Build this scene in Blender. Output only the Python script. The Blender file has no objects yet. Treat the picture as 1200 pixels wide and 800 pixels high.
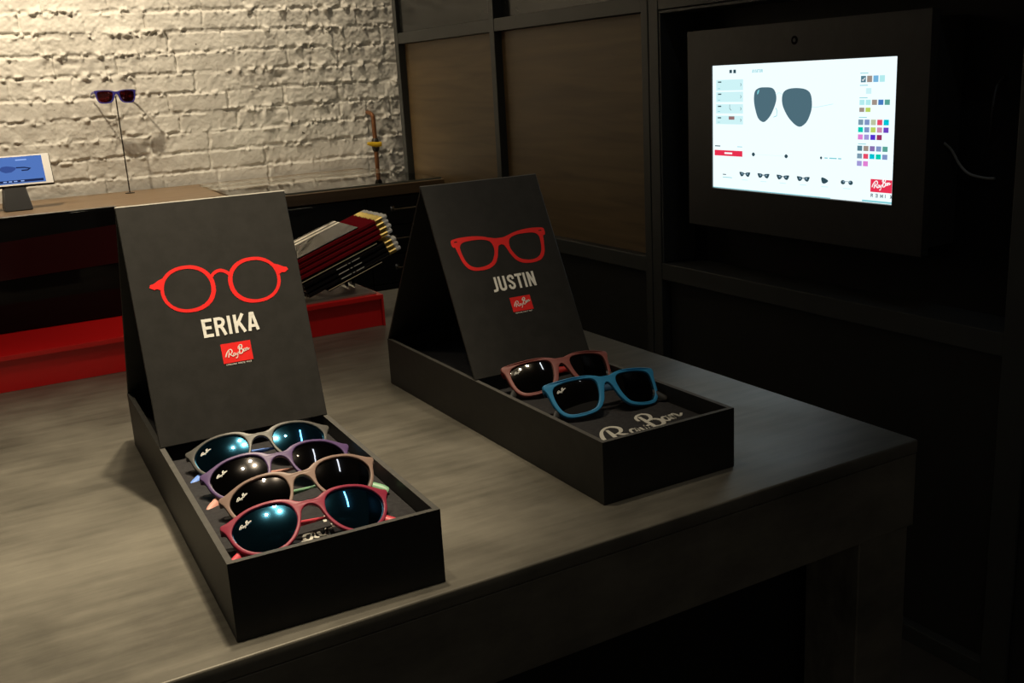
import bpy, bmesh, math, random
import numpy as np
from mathutils import Vector, Matrix
random.seed(7)
C = bpy.context.scene.collection
PI = math.pi

# ------------------------------------------------------------------ materials
def new_mat(name):
    m = bpy.data.materials.new(name); m.use_nodes = True
    nt = m.node_tree; nt.nodes.clear()
    out = nt.nodes.new('ShaderNodeOutputMaterial')
    return m, nt, out

def pbr(name, col, rough=.5, metal=0., spec=.5, noise=None, bump=None, coat=0., coat_rough=.05):
    """noise=(scale, second colour, detail[, stretch]); bump=(scale, strength, distance)"""
    m, nt, out = new_mat(name)
    b = nt.nodes.new('ShaderNodeBsdfPrincipled')
    b.inputs['Base Color'].default_value = (*col, 1)
    b.inputs['Roughness'].default_value = rough
    b.inputs['Metallic'].default_value = metal
    b.inputs['Specular IOR Level'].default_value = spec
    b.inputs['Coat Weight'].default_value = coat
    b.inputs['Coat Roughness'].default_value = coat_rough
    nt.links.new(b.outputs[0], out.inputs[0])
    tc = nt.nodes.new('ShaderNodeTexCoord')
    if noise:
        mp = nt.nodes.new('ShaderNodeMapping')
        mp.inputs['Scale'].default_value = noise[3] if len(noise) > 3 else (1, 1, 1)
        n = nt.nodes.new('ShaderNodeTexNoise'); n.inputs['Scale'].default_value = noise[0]
        n.inputs['Detail'].default_value = noise[2]; n.inputs['Roughness'].default_value = .6
        r = nt.nodes.new('ShaderNodeValToRGB')
        r.color_ramp.elements[0].position = .35; r.color_ramp.elements[1].position = .65
        r.color_ramp.elements[0].color = (*col, 1); r.color_ramp.elements[1].color = (*noise[1], 1)
        nt.links.new(tc.outputs['Object'], mp.inputs[0]); nt.links.new(mp.outputs[0], n.inputs[0])
        nt.links.new(n.outputs[0], r.inputs[0]); nt.links.new(r.outputs[0], b.inputs['Base Color'])
    if bump:
        n2 = nt.nodes.new('ShaderNodeTexNoise'); n2.inputs['Scale'].default_value = bump[0]; n2.inputs['Detail'].default_value = 4
        bp = nt.nodes.new('ShaderNodeBump'); bp.inputs['Strength'].default_value = bump[1]; bp.inputs['Distance'].default_value = bump[2]
        nt.links.new(tc.outputs['Object'], n2.inputs[0]); nt.links.new(n2.outputs[0], bp.inputs['Height'])
        nt.links.new(bp.outputs[0], b.inputs['Normal'])
    return m

def emit(name, col, s=1.):
    m, nt, out = new_mat(name)
    e = nt.nodes.new('ShaderNodeEmission'); e.inputs[0].default_value = (*col, 1); e.inputs[1].default_value = s
    nt.links.new(e.outputs[0], out.inputs[0]); return m

def lens_mat(name, tint, mirror, amount=.35, rough=.02):
    """tinted see-through lens with a mirror coat"""
    m, nt, out = new_mat(name)
    t = nt.nodes.new('ShaderNodeBsdfTransparent'); t.inputs[0].default_value = (*tint, 1)
    g = nt.nodes.new('ShaderNodeBsdfGlossy'); g.inputs[0].default_value = (*mirror, 1); g.inputs[1].default_value = rough
    lw = nt.nodes.new('ShaderNodeLayerWeight'); lw.inputs[0].default_value = .3
    mr = nt.nodes.new('ShaderNodeMapRange'); mr.inputs['To Min'].default_value = amount; mr.inputs['To Max'].default_value = min(1, amount + .45)
    mx = nt.nodes.new('ShaderNodeMixShader')
    g2 = nt.nodes.new('ShaderNodeBsdfGlossy'); g2.inputs[0].default_value = (*mirror, 1); g2.inputs[1].default_value = .16
    hz = nt.nodes.new('ShaderNodeMixShader'); hz.inputs[0].default_value = .05
    nt.links.new(g.outputs[0], hz.inputs[1]); nt.links.new(g2.outputs[0], hz.inputs[2])
    nt.links.new(lw.outputs['Fresnel'], mr.inputs[0]); nt.links.new(mr.outputs[0], mx.inputs[0])
    nt.links.new(t.outputs[0], mx.inputs[1]); nt.links.new(hz.outputs[0], mx.inputs[2]); nt.links.new(mx.outputs[0], out.inputs[0])
    return m

def clear_mat(name, tint, rough=.02, ior=1.36):
    m, nt, out = new_mat(name)
    t = nt.nodes.new('ShaderNodeBsdfTransparent'); t.inputs[0].default_value = (*tint, 1)
    g = nt.nodes.new('ShaderNodeBsdfGlossy'); g.inputs[0].default_value = (1, 1, 1, 1); g.inputs[1].default_value = rough
    f = nt.nodes.new('ShaderNodeFresnel'); f.inputs[0].default_value = ior
    mx = nt.nodes.new('ShaderNodeMixShader')
    nt.links.new(f.outputs[0], mx.inputs[0]); nt.links.new(t.outputs[0], mx.inputs[1]); nt.links.new(g.outputs[0], mx.inputs[2])
    nt.links.new(mx.outputs[0], out.inputs[0]); return m

def wood_mat(name, c1, c2, rough=.5, scale=(1, .12, 1), sc=18):
    m, nt, out = new_mat(name)
    b = nt.nodes.new('ShaderNodeBsdfPrincipled'); b.inputs['Roughness'].default_value = rough
    tc = nt.nodes.new('ShaderNodeTexCoord'); mp = nt.nodes.new('ShaderNodeMapping'); mp.inputs['Scale'].default_value = scale
    n = nt.nodes.new('ShaderNodeTexNoise'); n.inputs['Scale'].default_value = sc; n.inputs['Detail'].default_value = 8; n.inputs['Distortion'].default_value = .6
    r = nt.nodes.new('ShaderNodeValToRGB'); r.color_ramp.elements[0].position = .3; r.color_ramp.elements[1].position = .7
    r.color_ramp.elements[0].color = (*c1, 1); r.color_ramp.elements[1].color = (*c2, 1)
    nt.links.new(tc.outputs['Object'], mp.inputs[0]); nt.links.new(mp.outputs[0], n.inputs[0]); nt.links.new(n.outputs[0], r.inputs[0])
    nt.links.new(r.outputs[0], b.inputs['Base Color']); nt.links.new(b.outputs[0], out.inputs[0])
    bp = nt.nodes.new('ShaderNodeBump'); bp.inputs['Strength'].default_value = .15; bp.inputs['Distance'].default_value = .002
    nt.links.new(n.outputs[0], bp.inputs['Height']); nt.links.new(bp.outputs[0], b.inputs['Normal'])
    return m

def table_mat():
    """waxed raw steel with blotches, faint rolling streaks and scratches"""
    m, nt, out = new_mat('raw_steel')
    b = nt.nodes.new('ShaderNodeBsdfPrincipled'); b.inputs['Metallic'].default_value = .28; b.inputs['Specular IOR Level'].default_value = .32
    tc = nt.nodes.new('ShaderNodeTexCoord')
    n1 = nt.nodes.new('ShaderNodeTexNoise'); n1.inputs['Scale'].default_value = 5.5; n1.inputs['Detail'].default_value = 7; n1.inputs['Roughness'].default_value = .62
    mp = nt.nodes.new('ShaderNodeMapping'); mp.inputs['Scale'].default_value = (3.5, 26, 10); mp.inputs['Rotation'].default_value = (0, 0, .10)
    n2 = nt.nodes.new('ShaderNodeTexNoise'); n2.inputs['Scale'].default_value = 2.4; n2.inputs['Detail'].default_value = 8; n2.inputs['Roughness'].default_value = .62
    mx = nt.nodes.new('ShaderNodeMix'); mx.inputs[0].default_value = .38
    r = nt.nodes.new('ShaderNodeValToRGB')
    r.color_ramp.elements[0].position = .33; r.color_ramp.elements[1].position = .68
    r.color_ramp.elements[0].color = (.070, .065, .054, 1); r.color_ramp.elements[1].color = (.215, .20, .165, 1)
    L = nt.links.new
    L(tc.outputs['Object'], n1.inputs[0]); L(tc.outputs['Object'], mp.inputs[0]); L(mp.outputs[0], n2.inputs[0])
    L(n1.outputs[0], mx.inputs[2]); L(n2.outputs[0], mx.inputs[3]); L(mx.outputs[0], r.inputs[0]); L(r.outputs[0], b.inputs['Base Color'])
    rr = nt.nodes.new('ShaderNodeMapRange'); rr.inputs['From Min'].default_value = .3; rr.inputs['From Max'].default_value = .7
    rr.inputs['To Min'].default_value = .36; rr.inputs['To Max'].default_value = .52
    L(n1.outputs[0], rr.inputs[0]); L(rr.outputs[0], b.inputs['Roughness'])
    bp = nt.nodes.new('ShaderNodeBump'); bp.inputs['Strength'].default_value = .08; bp.inputs['Distance'].default_value = .002
    L(n2.outputs[0], bp.inputs['Height']); L(bp.outputs[0], b.inputs['Normal'])
    L(b.outputs[0], out.inputs[0]); return m

def brick_mat():
    m, nt, out = new_mat('painted_brick')
    b = nt.nodes.new('ShaderNodeBsdfPrincipled'); b.inputs['Roughness'].default_value = .55; b.inputs['Specular IOR Level'].default_value = .35
    tc = nt.nodes.new('ShaderNodeTexCoord')
    n = nt.nodes.new('ShaderNodeTexNoise'); n.inputs['Scale'].default_value = 9; n.inputs['Detail'].default_value = 6
    r = nt.nodes.new('ShaderNodeValToRGB'); r.color_ramp.elements[0].position = .3; r.color_ramp.elements[1].position = .7
    r.color_ramp.elements[0].color = (.56, .53, .47, 1); r.color_ramp.elements[1].color = (.70, .67, .60, 1)
    v = nt.nodes.new('ShaderNodeTexNoise'); v.inputs['Scale'].default_value = 30; v.inputs['Detail'].default_value = 2
    r2 = nt.nodes.new('ShaderNodeValToRGB'); r2.color_ramp.elements[0].position = .765; r2.color_ramp.elements[1].position = .79
    r2.color_ramp.elements[0].color = (0, 0, 0, 1)
    mx = nt.nodes.new('ShaderNodeMix'); mx.data_type = 'RGBA'; mx.inputs[7].default_value = (.08, .065, .05, 1)
    L = nt.links.new
    L(tc.outputs['Object'], n.inputs[0]); L(tc.outputs['Object'], v.inputs[0]); L(n.outputs[0], r.inputs[0]); L(v.outputs[0], r2.inputs[0])
    L(r2.outputs[0], mx.inputs[0]); L(r.outputs[0], mx.inputs[6]); L(mx.outputs[2], b.inputs['Base Color'])
    n3 = nt.nodes.new('ShaderNodeTexNoise'); n3.inputs['Scale'].default_value = 120; n3.inputs['Detail'].default_value = 4
    bp = nt.nodes.new('ShaderNodeBump'); bp.inputs['Strength'].default_value = .5; bp.inputs['Distance'].default_value = .0025
    L(tc.outputs['Object'], n3.inputs[0]); L(n3.outputs[0], bp.inputs['Height']); L(bp.outputs[0], b.inputs['Normal'])
    L(b.outputs[0], out.inputs[0]); return m

M = {}
M['brick'] = brick_mat()
M['steel'] = table_mat()
M['card'] = pbr('black_card', (.0205, .020, .0185), .5, spec=.25, noise=(60, (.026, .025, .0235), 4), bump=(700, .12, .0004))
M['card_edge'] = pbr('worn_card', (.06, .058, .053), .6, noise=(90, (.075, .072, .066), 3))
M['foam'] = pbr('black_foam', (.022, .021, .023), .8, spec=.2, noise=(240, (.032, .031, .033), 3), bump=(900, .3, .0006))
M['red_print'] = pbr('red_print', (.86, .02, .018), .45, noise=(80, (.80, .018, .016), 2))
M['white_print'] = pbr('white_print', (.86, .85, .80), .45, noise=(80, (.82, .81, .76), 2))
M['pad_print'] = pbr('cream_print', (.62, .60, .54), .5, noise=(80, (.56, .54, .48), 2))
M['red_gloss'] = pbr('red_lacquer', (.72, .010, .011), .32, spec=.5, noise=(4, (.66, .009, .010), 2))
M['black_gloss'] = pbr('black_gloss', (.006, .006, .006), .06, spec=.13, noise=(3, (.008, .007, .007), 2))
M['maroon_reflection'] = pbr('maroon_reflection', (.036, .006, .007), .1, spec=.13, noise=(3, (.044, .007, .008), 2))
M['frame_black'] = pbr('black_steel', (.040, .043, .040), .5, spec=.4, noise=(14, (.044, .046, .043), 4))
M['panel_black'] = pbr('black_panel', (.022, .023, .021), .38, spec=.4, noise=(7, (.028, .028, .026), 4))
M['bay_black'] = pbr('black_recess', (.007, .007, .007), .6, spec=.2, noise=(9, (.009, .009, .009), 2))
M['housing'] = pbr('black_housing', (.030, .029, .027), .45, spec=.4, noise=(40, (.034, .033, .031), 2))
M['wood_panel'] = wood_mat('panel_wood', (.098, .062, .024), (.158, .100, .040), .55, (3, .5, 7), 5)
M['counter_wood'] = wood_mat('counter_wood', (.15, .095, .050), (.22, .145, .080), .42, (.25, 3, 3), 9)
M['floor_wood'] = wood_mat('floor_wood', (.045, .04, .034), (.075, .066, .055), .5, (.3, 3, 1), 6)
M['cab_black'] = pbr('black_cabinet', (.012, .012, .011), .42, spec=.4, noise=(6, (.016, .015, .014), 3))
M['chrome'] = pbr('polished_metal', (.72, .68, .60), .22, 1., noise=(30, (.66, .62, .55), 2))
M['dark_metal'] = pbr('dark_metal', (.05, .045, .035), .4, .6, noise=(30, (.06, .05, .04), 2))
M['gold'] = pbr('brass_ferrule', (.78, .58, .20), .3, 1., noise=(90, (.70, .50, .16), 2))
M['copper'] = pbr('copper', (.30, .13, .055), .4, .6, noise=(25, (.22, .09, .04), 3))
M['yellow'] = pbr('yellow_valve', (.80, .50, .02), .4, noise=(30, (.74, .45, .02), 2))
M['eraser'] = pbr('white_eraser', (.80, .77, .72), .7, noise=(60, (.72, .69, .64), 2))
M['pencil_red'] = pbr('pencil_red', (.24, .006, .014), .22, noise=(20, (.21, .005, .012), 2))
M['pencil_black'] = pbr('pencil_black', (.008, .008, .009), .2, noise=(20, (.010, .010, .011), 2))
M['acrylic'] = clear_mat('clear_acrylic', (.95, .94, .92), .03, 1.15); M['acrylic_base'] = clear_mat('frosted_acrylic', (.80, .72, .68), .42, 1.12)
M['lit_acrylic_edge'] = pbr('lit_acrylic_edge', (.78, .66, .48), .3, noise=(40, (.70, .58, .42), 2))  # gold glow of the lit sheet edges painted as plain colour
M['glass'] = clear_mat('counter_glass', (.90, .93, .91), .015, 1.45)
M['glass_edge'] = pbr('glass_edge', (.20, .22, .19), .3, noise=(20, (.24, .26, .22), 2))
M['ceiling_grey'] = pbr('ceiling_grey', (.16, .15, .14), .8, noise=(3, (.19, .18, .165), 3))
M['ridge_E'] = pbr('worn_lit_ridge', (.22, .21, .19), .5, noise=(90, (.28, .27, .24), 3)); M['ridge_J'] = M['card_edge']  # ERIKA ridge: wear plus the fold's bright highlight painted into the colour
M['panel_gloss'] = pbr('black_gloss_panel', (.018, .019, .018), .14, spec=.22, noise=(7, (.022, .023, .021), 3))
M['tablet_white'] = pbr('tablet_white', (.82, .80, .76), .3, noise=(20, (.80, .78, .74), 2))
M['tablet_case'] = pbr('tablet_case', (.009, .008, .0075), .5, spec=.3, noise=(20, (.011, .010, .009), 2))
M['cable_white'] = pbr('white_cable', (.30, .30, .28), .5, noise=(20, (.26, .26, .24), 2))
M['cable_black'] = pbr('black_cable', (.03, .03, .03), .5, noise=(20, (.036, .036, .034), 2))
M['lens_logo'] = pbr('lens_logo', (.75, .75, .72), .4, noise=(50, (.7, .7, .67), 2))

# ------------------------------------------------------------------ mesh helpers
def mesh_obj(name, bm, mats, parent=None, smooth=None):
    me = bpy.data.meshes.new(name); bmesh.ops.recalc_face_normals(bm, faces=bm.faces[:]); bm.to_mesh(me); bm.free()
    for m in (mats if isinstance(mats, (list, tuple)) else [mats]): me.materials.append(m)
    if smooth:
        me.polygons.foreach_set('use_smooth', [True] * len(me.polygons)); me.set_sharp_from_angle(angle=smooth)
    o = bpy.data.objects.new(name, me); C.objects.link(o)
    if parent: o.parent = parent
    return o
def empty(name, loc, rz=0.):
    o = bpy.data.objects.new(name, None); C.objects.link(o); o.empty_display_size = .05
    o.location = loc; o.rotation_euler = (0, 0, rz); return o
def tag(o, label=None, cat=None, group=None, kind=None):
    if label: o['label'] = label
    if cat: o['category'] = cat
    if group: o['group'] = group
    if kind: o['kind'] = kind
    return o
def box(bm, x0, x1, y0, y1, z0, z1, bev=0., seg=2, mi=0):
    vs = [bm.verts.new((x, y, z)) for x in (x0, x1) for y in (y0, y1) for z in (z0, z1)]
    fs = [(0, 1, 3, 2), (4, 6, 7, 5), (0, 4, 5, 1), (2, 3, 7, 6), (0, 2, 6, 4), (1, 5, 7, 3)]
    faces = [bm.faces.new([vs[i] for i in f]) for f in fs]
    for f in faces: f.material_index = mi
    if bev:
        es = list({e for f in faces for e in f.edges})
        r = bmesh.ops.bevel(bm, geom=es, offset=bev, segments=seg, affect='EDGES', profile=.5)
        for f in r['faces']: f.material_index = mi
def hexa(bm, pts, mi=0):
    """8 points: bottom loop then top loop"""
    vs = [bm.verts.new(p) for p in pts]
    for f in ((0, 1, 2, 3), (4, 5, 6, 7), (0, 1, 5, 4), (1, 2, 6, 5), (2, 3, 7, 6), (3, 0, 4, 7)):
        bm.faces.new([vs[i] for i in f]).material_index = mi
def tube(bm, pts, rad, seg=10, mi=0, cap=True, squash=None):
    """sweep an ellipse along pts; rad scalar or list of (ra, rb)"""
    pts = [Vector(p) for p in pts]; n = len(pts); rings = []
    up = Vector((0, 0, 1))
    t0 = (pts[1] - pts[0]).normalized()
    if abs(t0.dot(up)) > .95: up = Vector((1, 0, 0))
    if squash: up = Vector(squash)
    for i, p in enumerate(pts):
        t = (pts[min(i + 1, n - 1)] - pts[max(i - 1, 0)]).normalized()
        a = up - t * up.dot(t); a.normalize(); b = t.cross(a)
        ra, rb = (rad[i] if isinstance(rad, list) else (rad, rad))
        rings.append([bm.verts.new(p + a * (ra * math.cos(2 * PI * k / seg)) + b * (rb * math.sin(2 * PI * k / seg))) for k in range(seg)])
    for i in range(n - 1):
        for k in range(seg):
            bm.faces.new((rings[i][k], rings[i][(k + 1) % seg], rings[i + 1][(k + 1) % seg], rings[i + 1][k])).material_index = mi
    if cap:
        bm.faces.new(rings[0]).material_index = mi; bm.faces.new(rings[-1]).material_index = mi
def catmull(pts, n=6, closed=False):
    P = [np.array(p, float) for p in pts]; out = []; N = len(P)
    rng = range(N) if closed else range(N - 1)
    for i in rng:
        if closed: a, b, c, d = P[i - 1], P[i], P[(i + 1) % N], P[(i + 2) % N]
        else: a, b, c, d = P[max(i - 1, 0)], P[i], P[i + 1], P[min(i + 2, N - 1)]
        for k in range(n):
            t = k / n
            out.append(.5 * ((2 * b) + (-a + c) * t + (2 * a - 5 * b + 4 * c - d) * t * t + (-a + 3 * b - 3 * c + d) * t ** 3))
    if not closed: out.append(P[-1])
    return out
def ribbon(bm, pts, w, F, thick, closed=False, mi=0):
    """flat stroke of width w (scalar or per point) through 2D pts, mapped to 3D by F(a, b, n)"""
    P = [np.array(p[:2], float) for p in pts]; N = len(P); L = []; R = []
    ws = w if isinstance(w, (list, np.ndarray)) else [w] * N
    for i in range(N):
        a = P[i - 1] if (i > 0 or closed) else P[i]; c = P[(i + 1) % N] if (i < N - 1 or closed) else P[i]
        d1 = P[i] - a; d2 = c - P[i]
        l1, l2 = np.linalg.norm(d1), np.linalg.norm(d2)
        d1 = d1 / l1 if l1 > 1e-9 else None; d2 = d2 / l2 if l2 > 1e-9 else None
        if d1 is None: d1 = d2
        if d2 is None: d2 = d1
        t = d1 + d2; ln = np.linalg.norm(t); t = t / ln if ln > 1e-6 else d1
        nrm = np.array([-t[1], t[0]]); k = 1 / max(.5, abs(nrm @ np.array([-d1[1], d1[0]])))
        L.append(P[i] + nrm * ws[i] / 2 * k); R.append(P[i] - nrm * ws[i] / 2 * k)
    vt = [[bm.verts.new(F(q[0], q[1], h)) for q in (L[i], R[i]) for h in (0, thick)] for i in range(N)]
    for i in range(N if closed else N - 1):
        A, B = vt[i], vt[(i + 1) % N]
        for q in ((1, 3), (2, 0), (0, 1), (3, 2)):
            bm.faces.new((A[q[0]], A[q[1]], B[q[1]], B[q[0]])).material_index = mi
    if not closed:
        bm.faces.new([vt[0][k] for k in (0, 1, 3, 2)]).material_index = mi
        bm.faces.new([vt[-1][k] for k in (0, 1, 3, 2)]).material_index = mi
def poly(bm, pts, F, thick, mi=0):
    lo = [bm.verts.new(F(p[0], p[1], 0)) for p in pts]; hi = [bm.verts.new(F(p[0], p[1], thick)) for p in pts]
    bm.faces.new(lo).material_index = mi; bm.faces.new(hi).material_index = mi
    n = len(pts)
    for i in range(n): bm.faces.new((lo[i], lo[(i + 1) % n], hi[(i + 1) % n], hi[i])).material_index = mi

# ------------------------------------------------------------------ lettering
GLYPH = {
 'E': (.50, [[(.1, 0), (.1, 1)], [(.1, .085), (.47, .085)], [(.1, .51), (.42, .51)], [(.1, .915), (.47, .915)]]),
 'R': (.55, [[(.1, 0), (.1, 1)], [(.1, .915), (.27, .915), (.37, .88), (.425, .80), (.43, .70), (.39, .58), (.30, .51), (.1, .505)], [(.28, .52), (.35, .36), (.46, 0)]]),
 'I': (.24, [[(.1, 0), (.1, 1)]]),
 'K': (.56, [[(.1, 0), (.1, 1)], [(.12, .36), (.46, 1)], [(.24, .58), (.47, 0)]]),
 'A': (.56, [[(.08, 0), (.235, 1)], [(.45, 0), (.295, 1)], [(.14, .26), (.39, .26)], [(.19, .93), (.34, .93)]]),
 'J': (.42, [[(.30, 1), (.30, .24), (.26, .12), (.17, .085), (.04, .09)]]),
 'U': (.56, [[(.1, 1), (.1, .24), (.15, .12), (.26, .08), (.37, .12), (.42, .24), (.42, 1)]]),
 'S': (.54, [[(.42, .68), (.41, .82), (.35, .90), (.26, .92), (.17, .89), (.11, .80), (.12, .68), (.20, .57), (.32, .46), (.41, .33), (.41, .20), (.35, .11), (.26, .08), (.17, .11), (.11, .19), (.10, .33)]]),
 'T': (.48, [[(.23, 0), (.23, 1)], [(0, .915), (.46, .915)]]),
 'N': (.56, [[(.1, 0), (.1, 1)], [(.43, 0), (.43, 1)], [(.11, .96), (.42, .04)]]),
 'G': (.54, [[(.42, .70), (.40, .84), (.26, .92), (.13, .84), (.1, .5), (.13, .16), (.26, .08), (.40, .16), (.42, .42), (.28, .42)]]),
 'C': (.52, [[(.42, .70), (.40, .84), (.26, .92), (.13, .84), (.1, .5), (.13, .16), (.26, .08), (.40, .16), (.42, .30)]]),
 'M': (.70, [[(.1, 0), (.1, 1)], [(.58, 0), (.58, 1)], [(.11, .96), (.34, .2), (.57, .96)]]),
 'X': (.54, [[(.06, 0), (.44, 1)], [(.44, 0), (.06, 1)]]),
 'B': (.55, [[(.1, 0), (.1, 1)], [(.1, .915), (.3, .915), (.4, .8), (.38, .6), (.28, .52), (.1, .52)], [(.28, .52), (.42, .4), (.43, .2), (.32, .085), (.1, .085)]]),
 'Y': (.50, [[(.24, 0), (.24, .45), (.05, 1)], [(.24, .45), (.43, 1)]]),
 'L': (.44, [[(.1, 0), (.1, 1)], [(.1, .085), (.42, .085)]]),
 'O': (.54, [[(.26, .92), (.13, .84), (.1, .5), (.13, .16), (.26, .08), (.39, .16), (.42, .5), (.39, .84), (.26, .92)]]),
 'V': (.52, [[(.06, 1), (.25, 0), (.44, 1)]]),
 'P': (.52, [[(.1, 0), (.1, 1)], [(.1, .915), (.3, .915), (.42, .8), (.42, .6), (.3, .47), (.1, .47)]]),
 'D': (.54, [[(.1, 0), (.1, 1)], [(.1, .915), (.28, .915), (.41, .78), (.43, .5), (.41, .22), (.28, .085), (.1, .085)]]),
 'F': (.46, [[(.1, 0), (.1, 1)], [(.1, .52), (.4, .52)], [(.1, .915), (.44, .915)]]),
 'e': (.50, [[(.40, 0), (.40, 1)], [(.03, .085), (.40, .085)], [(.08, .51), (.40, .51)], [(.03, .915), (.40, .915)]]),
 '1': (.30, [[(.16, 0), (.16, 1)], [(.16, .95), (.03, .78)]]),
 '9': (.52, [[(.1, .15), (.2, .08), (.34, .12), (.42, .3), (.42, .75), (.34, .9), (.2, .9), (.1, .75), (.12, .58), (.25, .5), (.4, .58)]]),
 '3': (.50, [[(.1, .8), (.2, .92), (.35, .88), (.38, .7), (.3, .55), (.2, .52), (.32, .5), (.41, .3), (.35, .12), (.2, .08), (.08, .2)]]),
 '7': (.48, [[(.05, .915), (.42, .915), (.18, 0)]]),
 ' ': (.3, []),
}
def word_width(s, gap=.03): return sum(GLYPH[c][0] + gap for c in s) - gap
def word(bm, s, F, a0, b0, width, height, thick, weight=.175, gap=.03, mi=0):
    kx = width / word_width(s, gap); x = 0
    for c in s:
        adv, strokes = GLYPH[c]
        for i, st in enumerate(strokes):
            # vertical strokes keep the heavy weight, drawn in scaled space so widths stay even
            w = weight * height
            ribbon(bm, [(a0 + (x + p[0]) * kx, b0 + p[1] * height) for p in st], w, F, thick * (1 + .22 * i), mi=mi)
        x += adv + gap
SCRIPT = [  # handwritten logo lettering, unit width about 1.08
 ([(-.03, .10), (.02, .22), (.10, .33), (.20, .385), (.28, .36), (.31, .28), (.27, .20), (.19, .165), (.14, .17)], [.050, .046, .034, .038, .050, .050, .040, .026, .02]),
 ([(.165, .325), (.14, .20), (.10, .03)], [.03, .048, .052]),
 ([(.19, .17), (.25, .09), (.335, .015)], [.03, .05, .045]),
 ([(.43, .15), (.385, .165), (.35, .12), (.345, .06), (.375, .03), (.41, .07), (.44, .15), (.435, .06), (.465, .03)], .030),
 ([(.49, .14), (.49, .06), (.525, .04), (.555, .08), (.57, .15), (.555, .04), (.525, -.06), (.475, -.11), (.44, -.08)], .030),
 ([(.585, .125), (.625, .135)], .034),
 ([(.69, .40), (.665, .22), (.64, .03)], [.04, .05, .05]),
 ([(.61, .29), (.63, .38), (.70, .445), (.78, .44), (.81, .37), (.77, .28), (.69, .235)], [.03, .034, .034, .042, .048, .04, .028]),
 ([(.69, .235), (.78, .235), (.82, .16), (.79, .07), (.72, .03), (.65, .055)], [.026, .04, .05, .048, .036, .03]),
 ([(.93, .20), (.89, .215), (.855, .17), (.85, .105), (.885, .085), (.92, .13), (.945, .205), (.94, .11), (.965, .09)], .030),
 ([(.99, .22), (.985, .11), (.985, .11), (1.01, .19), (1.045, .215), (1.06, .16), (1.06, .11), (1.09, .12), (1.14, .17)], .030),
]
def script(bm, F, a0, b0, width, thick, slope=.10, mi=0, wk=1., n=6):
    k = width / 1.14
    for i, (pts, w) in enumerate(SCRIPT):
        P = catmull([(x, y + slope * x) for x, y in pts], n)
        if isinstance(w, list):
            W = list(np.interp(np.linspace(0, len(w) - 1, len(P)), range(len(w)), w))
        else: W = [w] * len(P)
        ribbon(bm, [(a0 + p[0] * k, b0 + p[1] * k) for p in P], [q * k * wk for q in W], F, thick * (1 + .12 * i), mi=mi)

# ------------------------------------------------------------------ the setting
XW = .60; FL = -.70; YB = 3.16          # face of the panel wall, floor, brick wall
def struct(name, bm, m, smooth=None):
    return tag(mesh_obj(name, bm, m, smooth=smooth), kind='structure')

bm = bmesh.new(); box(bm, -3.2, 1.4, -3.0, YB + .2, FL - .1, FL); struct('floor', bm, M['floor_wood'])

bm = bmesh.new(); box(bm, -3.2, 1.4, -1.6, YB + .2, 1.90, 2.0); struct('ceiling', bm, M['ceiling_grey'])

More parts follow.
